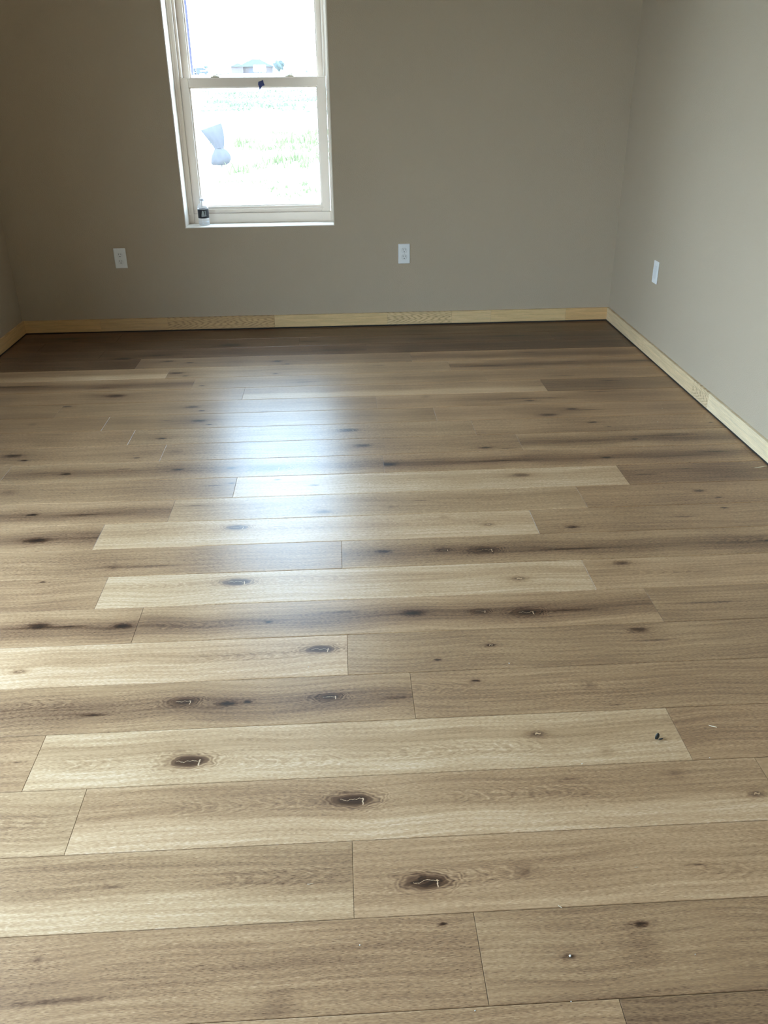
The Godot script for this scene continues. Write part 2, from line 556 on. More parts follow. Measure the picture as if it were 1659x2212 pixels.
	pk(20, -1.140, "B", 0, [[0.165, 0.71, 0.034, 1], [0.777, 0.42, 0.034, 1], [0.831, 0.11, 0.018, 1], [0.286, 0.51, 0.026, 1]])
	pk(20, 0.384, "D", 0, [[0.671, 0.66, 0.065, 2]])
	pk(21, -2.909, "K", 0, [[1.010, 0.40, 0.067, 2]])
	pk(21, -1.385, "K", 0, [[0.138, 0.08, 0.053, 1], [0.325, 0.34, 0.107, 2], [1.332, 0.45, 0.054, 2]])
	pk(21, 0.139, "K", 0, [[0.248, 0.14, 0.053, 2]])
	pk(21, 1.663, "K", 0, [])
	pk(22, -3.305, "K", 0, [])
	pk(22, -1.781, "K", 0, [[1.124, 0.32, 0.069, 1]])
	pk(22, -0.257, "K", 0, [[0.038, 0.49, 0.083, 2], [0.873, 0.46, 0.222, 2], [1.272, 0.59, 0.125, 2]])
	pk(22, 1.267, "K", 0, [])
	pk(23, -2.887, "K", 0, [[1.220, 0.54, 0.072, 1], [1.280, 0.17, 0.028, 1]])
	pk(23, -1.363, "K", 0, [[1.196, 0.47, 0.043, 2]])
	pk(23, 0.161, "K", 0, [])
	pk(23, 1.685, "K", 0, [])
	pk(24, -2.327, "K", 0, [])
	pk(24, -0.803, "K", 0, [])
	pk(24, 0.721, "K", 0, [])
	for row in range(-8, -1):
		var x := -3.2 + 0.41 * (absi(row * 37) % 3)
		while x < XR:
			pk(row, x, ["M", "C", "G"][absi(row) % 3], -1, [])
			x += LEN
	var shared := {}
	for n in planks.size():
		var p: Array = planks[n]
		if p[1] + LEN < XL + 0.01: continue
		var key: String = "shared" + p[2] if p[3] < 0 else "own%d" % n
		if not shared.has(key):
			shared[key] = jobs.size()
			jobs.append({"w": [512, 1024, 2048][maxi(p[3], 0)], "h": [64, 128, 256][maxi(p[3], 0)], "seed": 100 + n * 7, "tone": p[2], "amp": [0.7, 0.85, 1.0][maxi(p[3], 0)], "knots": p[4]})
		p.append(shared[key])
	var g := WorkerThreadPool.add_group_task(paint, jobs.size())
	WorkerThreadPool.wait_for_group_task_completion(g)
	var mats := []
	var bump := Image.create_from_data(2048, 512, false, Image.FORMAT_L8, pores)
	bump.bump_map_to_normal_map(1.6)
	var bump_tex := ImageTexture.create_from_image(bump)
	for job in jobs:
		var im := Image.create_from_data(job.w, job.h, false, Image.FORMAT_RGB8, job.data)
		var m := StandardMaterial3D.new()
		m.resource_name = "oak_print"
		m.albedo_texture = ImageTexture.create_from_image(im)
		var hue := sin(mats.size() * 2.4)
		m.albedo_color = Color(FLOOR_TINT.r * (1.0 + 0.004 * hue), FLOOR_TINT.g * (1.0 - 0.002 * hue), FLOOR_TINT.b * (1.0 - 0.003 * hue))
		m.roughness = FLOOR_ROUGH
		m.metallic_specular = FLOOR_SPEC
		m.normal_enabled = true
		m.normal_texture = bump_tex
		m.normal_scale = 0.07
		mats.append(m)
	var floor_ := structure("floor", "wide oak-look plank floor with knots filling the whole room", "floor")
	obj("subfloor", box_mesh(Vector3(XL - 0.1, -0.05, ZB - 0.1), Vector3(XR + 0.1, -0.0069, ZF + 0.1)), mat.shadow_board, floor_)
	for p in planks:
		if p.size() < 6: continue
		var zf := maxf(Z0 - (p[0] + 1) * WID + 0.0007, ZB + 0.012)
		var zn := minf(Z0 - p[0] * WID - 0.0007, ZF - 0.006)
		var a: float = maxf(p[1] + 0.0003, XL + 0.012)
		var b: float = minf(p[1] + LEN - 0.0003, XR - 0.012)
		if b - a < 0.003 or zn - zf < 0.01: continue
		obj("plank", plank_mesh(a, b, zf, zn, p[1], Z0 - (p[0] + 1) * WID), mats[p[5]], floor_)

# a wall is one solid of boxes with its openings left out
func walls() -> void:
	var e := 0.006
	var paint_m: StandardMaterial3D = mat.wall_paint
	var low := -0.05
	var out := ZB - WT
	var o := obj("wall_back", boxes([
		[Vector3(XL - 0.36, low, out), Vector3(WX0 - e, TOP, ZB)], [Vector3(WX1 + e, low, out), Vector3(XR + 0.16, TOP, ZB)],
		[Vector3(WX0 - e, low, out), Vector3(WX1 + e, WY0 - e, ZB)], [Vector3(WX0 - e, WY1 + e, out), Vector3(WX1 + e, TOP, ZB)]]), paint_m)
	o.set_meta("kind", "structure")
	tag(o, "warm grey painted back wall around the tall window", "wall")
	o = obj("wall_right", box_mesh(Vector3(XR, low, ZB), Vector3(XR + 0.16, TOP, ZF + 0.16)), paint_m)
	o.set_meta("kind", "structure")
	tag(o, "warm grey painted side wall with a single wall plate", "wall")
	o = obj("wall_left", boxes([
		[Vector3(XL - 0.36, low, ZB), Vector3(XL, TOP, PZ0)], [Vector3(XL - 0.36, low, PZ1), Vector3(XL, TOP, ZF + 0.16)], [Vector3(XL - 0.36, PY1, PZ0), Vector3(XL, TOP, PZ1)],
		[Vector3(XL - 0.36, low, PZ0), Vector3(XL, PY0, PZ1)]]), paint_m)  # extra wall thickness added to trim slanting light from the opening
	o.set_meta("kind", "structure")
	tag(o, "shaded grey painted side wall, mostly outside the frame", "wall")
	o = obj("wall_front", box_mesh(Vector3(XL, low, ZF), Vector3(XR, TOP, ZF + 0.16)), paint_m)
	o.set_meta("kind", "structure")
	tag(o, "grey painted wall behind the camera", "wall")
	o = obj("ceiling", box_mesh(Vector3(XL - 0.36, TOP, out), Vector3(XR + 0.16, TOP + 0.16, ZF + 0.16)), mat.ceiling_paint)
	o.set_meta("kind", "structure")
	tag(o, "beige ceiling above the room", "ceiling")
	# unseen big glazed opening, added in the left wall to light the room
	var d := structure("door_1", "white framed sliding glass door added out of view in the left wall to light the room", "door")
	var x0 := XL - 0.32
	var x1 := XL - 0.26
	var pm := (PZ0 + PZ1) / 2
	obj("frame", boxes([[Vector3(x0, PY0, PZ0), Vector3(x1, PY1, PZ0 + 0.05)], [Vector3(x0, PY0, PZ1 - 0.05), Vector3(x1, PY1, PZ1)], [Vector3(x0, PY1 - 0.05, PZ0 + 0.05), Vector3(x1, PY1, PZ1 - 0.05)], [Vector3(x0, PY0, PZ0 + 0.05), Vector3(x1, PY0 + 0.03, PZ1 - 0.05)]], 0.003), mat.vinyl, d)
	for s in 2:
		var z0 := PZ0 + 0.05 if s == 0 else pm - 0.03
		var z1 := pm + 0.03 if s == 0 else PZ1 - 0.05
		var xa := x0 + 0.005 + s * 0.027
		var sash := obj("panel_frame", boxes([[Vector3(xa, PY0 + 0.03, z0), Vector3(xa + 0.024, PY1 - 0.05, z0 + 0.06)], [Vector3(xa, PY0 + 0.03, z1 - 0.06), Vector3(xa + 0.024, PY1 - 0.05, z1)], [Vector3(xa, PY1 - 0.11, z0 + 0.06), Vector3(xa + 0.024, PY1 - 0.05, z1 - 0.06)], [Vector3(xa, PY0 + 0.03, z0 + 0.06), Vector3(xa + 0.024, PY0 + 0.11, z1 - 0.06)]], 0.003), mat.vinyl, d)
		obj("pane", box_mesh(Vector3(xa + 0.01, PY0 + 0.11, z0 + 0.06), Vector3(xa + 0.014, PY1 - 0.11, z1 - 0.06)), mat.glass, sash)

func window() -> void:
	var w := structure("window_1", "white double-hung window with a field outside, set deep in the back wall", "window")
	var zf := ZB - 0.14
	var e := 0.006
	# painted return of the opening: two sides, head and sill
	obj("reveal", box_mesh(Vector3(WX0 - e, WY0, zf - 0.02), Vector3(WX0, WY1, ZB + 0.001), 0.001), mat.trim_white, w)
	obj("reveal", box_mesh(Vector3(WX1, WY0, zf - 0.02), Vector3(WX1 + e, WY1, ZB + 0.001), 0.001), mat.trim_white, w)
	obj("reveal", box_mesh(Vector3(WX0 - e, WY1, zf - 0.02), Vector3(WX1 + e, WY1 + e, ZB + 0.001), 0.001), mat.trim_white, w)
	var sill := begin()
	cbox(sill, Vector3(WX0 - e, WY0 - 0.007, zf - 0.02), Vector3(WX1 + e, WY0, ZB + 0.004), 0.003)
	obj("sill", sill.commit(), mat.trim_white, w)
	# fixed frame
	var zb := zf - 0.085
	obj("frame", boxes([
		[Vector3(WX0, WY0, zb), Vector3(-0.8765, WY1, zf)], [Vector3(-0.0425, WY0, zb), Vector3(WX1, WY1, zf)],
		[Vector3(-0.8765, WY0, zb), Vector3(-0.0425, 0.676, zf)], [Vector3(-0.8765, 2.112, zb), Vector3(-0.0425, WY1, zf)],
		[Vector3(WX0, WY0 + 0.05, zf), Vector3(-0.896, WY1 - 0.03, zf + 0.006)], [Vector3(-0.0365, WY0 + 0.05, zf), Vector3(WX1, WY1 - 0.03, zf + 0.006)]], 0.002), mat.vinyl, w)
	# stops beside the upper sash
	obj("track", boxes([[Vector3(-0.8765, 1.414, zf - 0.042), Vector3(-0.862, 2.112, zf - 0.012)], [Vector3(-0.057, 1.414, zf - 0.042), Vector3(-0.0425, 2.112, zf - 0.012)]], 0.002), mat.vinyl, w)
	sash(w, "lower_sash", Vector2(-0.875, 0.6775), Vector2(-0.044, 1.412), Vector2(-0.829, 0.715), Vector2(-0.095, 1.364), zf - 0.008)
	sash(w, "upper_sash", Vector2(-0.875, 1.372), Vector2(-0.044, 2.111), Vector2(-0.824, 1.410), Vector2(-0.089, 2.065), zf - 0.047)
	# blue strip along the outside of the upper glass
	obj("edge_strip", box_mesh(Vector3(-0.827, 1.434, zf - 0.112), Vector3(-0.808, 2.06, zf - 0.1)), mat.strip_blue, w).set_meta("label", "blue strip along the upper pane")
	obj("edge_strip", box_mesh(Vector3(-0.0925, 1.42, zf - 0.086), Vector3(-0.0895, 2.06, zf - 0.083)), mat.fringe_pale, w)  # thin lavender line painting in the lens colour fringe

func sash(w: Node3D, called: String, lo: Vector2, hi: Vector2, g0: Vector2, g1: Vector2, z: float) -> void:
	var t := 0.034
	var list := [
		[Vector3(lo.x, lo.y, z - t), Vector3(g0.x, hi.y, z)], [Vector3(g1.x, lo.y, z - t), Vector3(hi.x, hi.y, z)],
		[Vector3(g0.x, lo.y, z - t), Vector3(g1.x, g0.y, z - 0.002)], [Vector3(g0.x, g1.y, z - t), Vector3(g1.x, hi.y, z - 0.001)],
		# glazing beads
		[Vector3(g0.x, g0.y, z - 0.024), Vector3(g0.x + 0.008, g1.y, z - 0.010)], [Vector3(g1.x - 0.006, g0.y, z - 0.024), Vector3(g1.x, g1.y, z - 0.010)],
		[Vector3(g0.x, g0.y - 0.001, z - 0.024), Vector3(g1.x, g0.y + 0.006, z - 0.010)], [Vector3(g0.x, g1.y - 0.006, z - 0.024), Vector3(g1.x, g1.y, z - 0.010)]]
	if called == "lower_sash":
		list.append([Vector3(g0.x - 0.01, 0.6965, z - 0.004), Vector3(g1.x + 0.01, 0.7015, z + 0.004)])   # lift rail
		list.append([Vector3(lo.x + 0.004, hi.y - 0.004, z - t), Vector3(hi.x - 0.004, hi.y + 0.001, z + 0.002)])
	var s := obj(called, boxes(list, 0.0015), mat.vinyl, w)
	obj("pane", box_mesh(Vector3(g0.x + 0.002, g0.y + 0.002, z - 0.019), Vector3(g1.x - 0.002, g1.y - 0.002, z - 0.016)), mat.glass, s)
	if called == "lower_sash":
		for x in [-0.672, -0.248]:
			var st := begin()
			cbox(st, Vector3(x - 0.027, hi.y, z - 0.033), Vector3(x + 0.022, hi.y + 0.008, z - 0.002), 0.002)
			var dome := []
			for i in 7:
				var a := i / 6.0 * PI / 2
				dome.append(Vector2(0.019 * cos(a) + 0.0001, hi.y + 0.005 + 0.013 * sin(a)))
			var d := begin()
			lathe(d, dome, 20)
			d.generate_normals()
			var dm := d.commit()
			st.append_from(dm, 0, Transform3D(Basis(), Vector3(x - 0.002, 0, z - 0.017)))
			cbox(st, Vector3(x - 0.006, hi.y + 0.0150, z - 0.023), Vector3(x + 0.037, hi.y + 0.0195, z - 0.011), 0.0015)
			obj("sash_lock", st.commit(), mat.lock_beige, s)

func baseboards() -> void:
	var h0 := 0.0075
	var h1 := 0.083
	var t := 0.014
	# two sets of pine tints: a warmer one along the back and left, a paler one along the right
	var tints := [lin(0.86, 0.63, 0.34), lin(0.74, 0.50, 0.25), lin(0.82, 0.54, 0.26), lin(0.88, 0.66, 0.38), lin(0.92, 0.76, 0.51), lin(0.86, 0.68, 0.44), lin(0.95, 0.80, 0.56)]
	var pine := []
	for i in 3:
		var tex := ImageTexture.create_from_image(pine_print(i, i == 1))
		for j in tints.size():
			var m := plain("pine_%d_%d" % [i, j], tints[j], 0.55)
			m.albedo_texture = tex
			pine.append(m)
	var back := structure("baseboard_back", "finger-jointed raw pine baseboard along the back wall", "baseboard")
	var xs := [XL, -1.50, -1.085, -0.42, 0.29, 0.70, 0.95, 1.43, XR]
	var kinds := [2, 1, 8, 14, 10, 3, 0, 16]
	obj("gap_shade", box_mesh(Vector3(XL, -0.0069, ZB), Vector3(XR, h0 - 0.0003, ZB + 0.0108)), mat.shadow_board, back)  # dark strip added to paint the shade under the baseboards
	for i in kinds.size():
		block(back, Vector3(xs[i], h0, ZB), Vector3(xs[i + 1], h1, ZB + t), pine[kinds[i]])
	var right := structure("baseboard_right", "finger-jointed raw pine baseboard along the right wall", "baseboard")
	var zs := [ZB + t, -4.62, -3.87, -3.68, -2.98, -2.2, -1.3, -0.5, 0.5, ZF]
	obj("gap_shade", box_mesh(Vector3(XR - 0.0108, -0.0069, ZB + 0.0108), Vector3(XR, h0 - 0.0003, ZF)), mat.shadow_board, right)
	for i in zs.size() - 1:
		block(right, Vector3(XR - t, h0, zs[i]), Vector3(XR, h1, zs[i + 1]), pine[[5, 19, 12, 6, 4, 18, 6, 4, 20][i]])
	var left := structure("baseboard_left", "raw pine baseboard along the left wall", "baseboard")
	zs = [ZB + t, -4.4, PZ0]
	obj("gap_shade", box_mesh(Vector3(XL, -0.0069, ZB + 0.0108), Vector3(XL + 0.0108, h0 - 0.0003, PZ0)), mat.shadow_board, left)
	for i in 2:
		block(left, Vector3(XL, h0, zs[i]), Vector3(XL + t, h1, zs[i + 1]), pine[[2, 0][i]])

func block(parent: Node3D, lo: Vector3, hi: Vector3, m: Material) -> void:
	var st := begin()
	var along := 0 if hi.x - lo.x > hi.z - lo.z else 2
	cbox(st, lo, hi, 0.0012)
	# lay the grain along the board
	var src := st.commit_to_arrays()
	var uv := PackedVector2Array()
	for v in src[Mesh.ARRAY_VERTEX]:
		uv.append(Vector2((v[along] - lo[along]) / 0.75, 1.0 - (v.y - lo.y) / 0.08 - (v.x + v.z - lo.x - lo.z) * 0.001))
	src[Mesh.ARRAY_TEX_UV] = uv
	var am := ArrayMesh.new()
	am.add_surface_from_arrays(Mesh.PRIMITIVE_TRIANGLES, src)
	obj("pine_block", am, m, parent)

func pine_print(sd: int, arches: bool) -> Image:
	var w := 1024
	var h := 96
	var n := noise(1.0, 900 + sd, 2)
	var im := Image.create_empty(w, h, false, Image.FORMAT_RGB8)
	for y in h:
		for x in w:
			var u := float(x) / w * 0.75
			var v := float(y) / h * 0.08
			var a := n.get_noise_2d(u * 4.0, v * 60.0)
			var q := v * 900.0 + a * 3.0
			if arches: q = u * 150.0 + pow((v - 0.042) / 0.02, 2) * 6.0 + a * 4.0
			var line := pow(0.5 + 0.5 * sin(q), 3.0)
			var t := 0.90 + 0.06 * a + 0.05 * n.get_noise_2d(u * 30.0, v * 1200.0) - (0.16 if arches else 0.025) * line
			im.set_pixel(x, y, Color(t, t * (0.985 - 0.03 * line), t * (0.96 - 0.07 * line)))
	return im

# ------------------------------------------------------------------ things in the room
func outlet(label: String, at: Vector3, turn: float, group: String) -> void:
	var o := thing("wall_outlet", label, "outlet", at, turn, group)
	obj("cover_plate", box_mesh(Vector3(-0.0362, -0.0588, 0), Vector3(0.0362, 0.0588, 0.006), 0.0028), mat.plate_white, o)
	for s in [1, -1]:
		var y: float = s * 0.0195
		var st := begin()
		var pts := []
		for i in 28:
			var a := TAU * i / 28
			pts.append(Vector2(cos(a) * 0.0172, clampf(sin(a) * 0.0172, -0.0142, 0.0142)))
		for ring in [[1.0, 0.0, 0.94, 0.0016], [0.94, 0.0016, 0.0, 0.0016]]:
			for i in 28:
				var p: Vector2 = pts[i]
				var q: Vector2 = pts[(i + 1) % 28]
				var quad := [Vector3(p.x * ring[0], y + p.y * ring[0], 0.006 + ring[1]), Vector3(q.x * ring[0], y + q.y * ring[0], 0.006 + ring[1]), Vector3(q.x * ring[2], y + q.y * ring[2], 0.006 + ring[3]), Vector3(p.x * ring[2], y + p.y * ring[2], 0.006 + ring[3])]
				var nn := Vector3.BACK if ring[2] == 0.0 else Vector3(p.x, p.y, 0.006).normalized()
				if ring[2] == 0.0: quad = [quad[0], quad[1], quad[2]]
				face(st, quad, nn)
		var face_o := obj("receptacle", st.commit(), mat.plate_face, o)
		for slot in [[-0.0064, 0.0048, 0.0012, 0.0043], [0.0064, 0.0048, 0.0011, 0.0034]]:
			obj("slot", box_mesh(Vector3(slot[0] - slot[2], y + slot[1] - slot[3], 0.0070), Vector3(slot[0] + slot[2], y + slot[1] + slot[3], 0.0078)), mat.slot_dark, face_o)
		var hole := lathe_mesh([Vector2(0.0026, 0), Vector2(0.0026, 0.0009), Vector2(0.0001, 0.0009)], 16)
		var ho := obj("ground_hole", hole, mat.slot_black, face_o)
		ho.position = Vector3(0, y - 0.0072, 0.0070)
		ho.rotation.x = PI / 2
	var screw := obj("screw", lathe_mesh([Vector2(0.0032, 0), Vector2(0.003, 0.0008), Vector2(0.0001, 0.0012)], 16), mat.plate_face, o)
	screw.position.z = 0.006
	screw.rotation.x = PI / 2

func plate(label: String, at: Vector3, turn: float) -> void:
	var o := thing("wall_plate", label, "wall plate", at, turn)
	obj("cover_plate", box_mesh(Vector3(-0.0362, -0.0588, 0), Vector3(0.0362, 0.0588, 0.006), 0.0028), mat.plate_white, o)
	obj("insert", box_mesh(Vector3(-0.0168, -0.0335, 0.0055), Vector3(0.0168, 0.0335, 0.0072), 0.001), mat.plate_face, o)

func bottle() -> void:
	var o := thing("water_bottle", "small clear plastic water bottle with black label on the window sill", "bottle", Vector3(-0.809, WY0, ZB - 0.078), -0.12)
	var body := [Vector2(0.0001, 0.004), Vector2(0.018, 0.003), Vector2(0.024, 0.0), Vector2(0.030, 0.002), Vector2(0.033, 0.010), Vector2(0.0335, 0.016), Vector2(0.0318, 0.019), Vector2(0.0335, 0.022), Vector2(0.0335, 0.029), Vector2(0.0318, 0.032), Vector2(0.0335, 0.035), Vector2(0.0335, 0.042), Vector2(0.032, 0.044), Vector2(0.032, 0.092), Vector2(0.0335, 0.095), Vector2(0.0335, 0.101), Vector2(0.0315, 0.109), Vector2(0.026, 0.119), Vector2(0.018, 0.127), Vector2(0.0125, 0.132), Vector2(0.012, 0.137), Vector2(0.0155, 0.1375), Vector2(0.0155, 0.1395), Vector2(0.012, 0.140), Vector2(0.012, 0.148), Vector2(0.0001, 0.148)]
	obj("body", lathe_mesh(body, 40), mat.clear_plastic, o)
	var water := [Vector2(0.0001, 0.0048), Vector2(0.018, 0.0038), Vector2(0.0292, 0.003), Vector2(0.0322, 0.010), Vector2(0.0322, 0.016), Vector2(0.0322, 0.024), Vector2(0.0001, 0.024)]
	obj("water", lathe_mesh(water, 40), mat.water, o)
	obj("cap", lathe_mesh([Vector2(0.0001, 0.1376), Vector2(0.0148, 0.1376), Vector2(0.0148, 0.1405), Vector2(0.0142, 0.141), Vector2(0.0142, 0.151), Vector2(0.0132, 0.1525), Vector2(0.0001, 0.1525)], 32), mat.cap_white, o)
	# label: a sleeve with a pale mark on it
	var im := Image.create_empty(512, 128, false, Image.FORMAT_RGB8)
	im.fill(Color(0.045, 0.045, 0.075))
	var silver := Color(0.62, 0.64, 0.64)
	for y in range(18, 84):
		var f := (y - 18) / 66.0
		# left foot of the mark, widening downwards, and its right leg beyond a dark curve
		var l0 := int(74 - 16 * f)
		var l1 := int(92 + 9 * f + 4 * sin(f * 3.0))
		im.fill_rect(Rect2i(l0, y, l1 - l0, 1), silver)
		var r0 := int(100 + 13 * f + 7 * sin(f * 4.5))
		im.fill_rect(Rect2i(r0, y, maxi(1, 130 - r0), 1), silver.darkened(0.15))
	im.fill_rect(Rect2i(58, 90, 74, 8), Color(0.92, 0.93, 0.95))
	for i in 16:
		im.fill_rect(Rect2i(60 + i * 4, 106, 2 + (i % 2), 3), Color(0.35, 0.36, 0.45))
	var m := plain("label_print", lin(1, 1, 1), 0.4)
	m.albedo_texture = ImageTexture.create_from_image(im)
	var st := begin()
	for k in 64:
		var a := -TAU * k / 64
		var b := -TAU * (k + 1) / 64
		var r := 0.0326
		var q := [Vector3(r * cos(a), 0.0425, r * sin(a)), Vector3(r * cos(b), 0.0425, r * sin(b)), Vector3(r * cos(b), 0.0925, r * sin(b)), Vector3(r * cos(a), 0.0925, r * sin(a))]
		var uv := [Vector2(k / 64.0, 1), Vector2((k + 1) / 64.0, 1), Vector2((k + 1) / 64.0, 0), Vector2(k / 64.0, 0)]
		var nn := [Vector3(cos(a), 0, sin(a)), Vector3(cos(b), 0, sin(b)), Vector3(cos(b), 0, sin(b)), Vector3(cos(a), 0, sin(a))]
		var order := [0, 1, 2, 0, 2, 3]
		if (q[1] - q[0]).cross(q[2] - q[0]).dot(nn[0]) > 0: order.reverse()
		for j in order:
			st.set_normal(nn[j])
			st.set_uv(uv[j])
			st.add_vertex(q[j])
	var lb := obj("label", st.commit(), m, o)
	lb.set_meta("label", "black label with a silver mark over a white bar")
	lb.rotation.y = LABEL_TURN

# a crumpled scrap: an outline given in millimetres, bent and with thickness
func scrap(outline: Array, bend: float, thick: float) -> Mesh:
	var st := begin()
	var c := Vector2.ZERO
	for p in outline: c += p / outline.size()
	for s in [0.0, thick]:
		for i in outline.size():
			var p: Vector2 = outline[i]
			var q: Vector2 = outline[(i + 1) % outline.size()]
			for ring in [[0.0, 0.5], [0.5, 1.0]]:
				var a := _scrap_at(c, p, ring[0], s, bend)
				var b := _scrap_at(c, q, ring[0], s, bend)
				var d := _scrap_at(c, q, ring[1], s, bend)
				var f := _scrap_at(c, p, ring[1], s, bend)
				for t in [[a, b, d], [a, d, f]]:
					face(st, t, Vector3.BACK if s > 0 else Vector3.FORWARD)
	for i in outline.size():
		var p: Vector2 = outline[i]
		var q: Vector2 = outline[(i + 1) % outline.size()]
		var mid := (p + q) / 2 - c
		face(st, [_scrap_at(c, p, 1, 0, bend), _scrap_at(c, q, 1, 0, bend), _scrap_at(c, q, 1, thick, bend), _scrap_at(c, p, 1, thick, bend)], Vector3(mid.x, mid.y, 0).normalized())
	st.generate_normals()
	return st.commit()

func _scrap_at(c: Vector2, p: Vector2, k: float, up: float, bend: float) -> Vector3:
	var v := c.lerp(p, k)
	return Vector3(v.x, v.y, bend * (0.5 + 0.5 * sin(v.x * 0.45 + v.y * 0.3)) + up) * 0.001

func small_things() -> void:
	var t := obj("tape_scrap", scrap([Vector2(-17, -3), Vector2(-14, 12), Vector2(2, 16), Vector2(13, 21), Vector2(16, 4), Vector2(21, -7), Vector2(6, -11), Vector2(-12, -34), Vector2(-11, -16)], 3.0, 0.5), mat.blue_tape)
	t.position = Vector3(-0.416, 1.378, ZB - 0.14 - 0.008 + 0.0008)
	tag(t, "crumpled scrap of dark blue tape on the window's middle rail", "tape")
	# black bit: two petals standing up from a bent scrap
	var st := begin()
	for f in [[Vector3(-0.004, 0, 0), Vector3(-0.002, 0.0175, -0.001), 0.0052], [Vector3(0.003, 0, 0.002), Vector3(0.0080, 0.0050, 0.004), 0.0046]]:
		var a: Vector3 = f[0]
		var b: Vector3 = f[1]
		var side := Vector3(0.6, 0, 0.8)
		var prev := []
		for i in 9:
			var u := i / 8.0
			var r: float = f[2] * sqrt(maxf(0.02, sin(PI * (0.12 + 0.86 * u))))
			var ring := []
			for j in 10:
				var an := TAU * j / 10
				ring.append(a.lerp(b, u) + Vector3(cos(an) * r, absf(sin(an)) * 0.0005, sin(an) * r * 0.5) + Vector3(0, 0.001, 0))
			if i > 0:
				for j in 10:
					var k := (j + 1) % 10
					for v in [prev[j], ring[j], ring[k], prev[j], ring[k], prev[k]]: st.add_vertex(v)
			prev = ring
	st.generate_normals()
	var bit := obj("rubber_scrap", st.commit(), mat.black_rubber)
	bit.position = Vector3(0.719, 0, -1.515)
	tag(bit, "small black folded scrap standing on a pale plank near its end joint", "scrap")
	splinter(Vector3(0.858, 0, -1.556), Vector3(0.874, 0, -1.546), 0.0011, "pale wood splinter on the dark plank beside the black scrap")
	splinter(Vector3(1.631, 0, -3.022), Vector3(1.690, 0, -3.035), 0.0020, "long pale splinter on the floor against the right baseboard")
	splinter(Vector3(0.3755, 0, -1.081), Vector3(0.381, 0, -1.074), 0.0006, "short pale splinter across a plank joint, near the white bead in a knot")
	splinter(Vector3(-0.105, 0, -1.158), Vector3(-0.093, 0, -1.158), 0.0008, "short pale splinter on the pale plank in the lower left of the floor")
	splinter(Vector3(0.548, 0, -1.158), Vector3(0.556, 0, -1.157), 0.0007, "tiny pale splinter on the tan plank, to the right of the big knot")
	var bead := obj("white_bead", lathe_mesh([Vector2(0.0001, 0), Vector2(0.0016, 0.0001), Vector2(0.0022, 0.0012), Vector2(0.0016, 0.0026), Vector2(0.0001, 0.0031)], 14), mat.speck_white)
	bead.position = Vector3(0.372, 0, -0.975)
	tag(bead, "round white bead sitting in a small dark knot of the floor", "bead")
	var first: MeshInstance3D = null
	for e in [[0.817, -1.447, "white speck on the plank joint between the black scrap and the dark plank's splinter"], [0.597, -0.965, "white speck on the tan plank well to the right of the round bead"],
		[0.353, -0.892, "white speck on the plank joint straight below the round bead"], [0.187, -0.886, "white speck on the lowest long joint, beside the foot of an end joint"],
		[0.518, -1.447, "white speck on the joint below the small pale knot, left of the black scrap"], [-0.005, -1.02, "white speck on the brown plank just below the lower left pale plank"],
		[1.50, -3.72, "white speck near the right baseboard, the farther of the two there"], [1.42, -3.55, "white speck near the right baseboard, the nearer of the two there"],
		[-0.12, -1.85, "white speck on the pale plank just below its big knot by the end joint"], [0.42, -1.83, "white speck on the grey plank in the middle of the floor"]]:
		var p := Vector2(e[0], e[1])
		var s := obj("dust_speck", lathe_mesh([Vector2(0.0001, 0), Vector2(0.0015, 0.0001), Vector2(0.0010, 0.0009), Vector2(0.0001, 0.0012)], 7) if first == null else first.mesh, mat.speck_white)
		if first == null: first = s
		s.position = Vector3(p.x, 0, p.y)
		s.scale = Vector3(1.0 + 0.4 * sin(p.x * 50), 1, 0.8)
		s.rotation.y = p.x * 20
		tag(s, e[2], "speck", "loose white specks on the floor")

func splinter(a: Vector3, b: Vector3, r: float, label: String) -> void:
	var st := begin()
	var d := (b - a)
	var side := d.cross(Vector3.UP).normalized()
	var rings := []
	for i in 6:
		var u := i / 5.0
		var k := r * (0.25 + 0.75 * sin(PI * (0.15 + 0.7 * u)))
		var c := a.lerp(b, u) - a + side * r * 0.8 * sin(u * 5.0)
		rings.append([c - side * k, c + Vector3.UP * k * 1.3, c + side * k, c + Vector3.UP * 0.0001])
	for i in 5:
		for j in 4:
			var k := (j + 1) % 4
			for v in [rings[i][j], rings[i + 1][j], rings[i + 1][k], rings[i][j], rings[i + 1][k], rings[i][k]]: st.add_vertex(v)
	st.generate_normals()
	var o := obj("wood_splinter", st.commit(), mat.pale_wood)
	o.position = a + Vector3.UP * 0.0002
	tag(o, label, "splinter")

# ------------------------------------------------------------------ outside
func ground_y(z: float) -> float:
	return -0.45 + 0.0098 * maxf(0.0, minf(-z, 91.0) - 6.0) + 0.0085 * maxf(0.0, -z - 91.0)

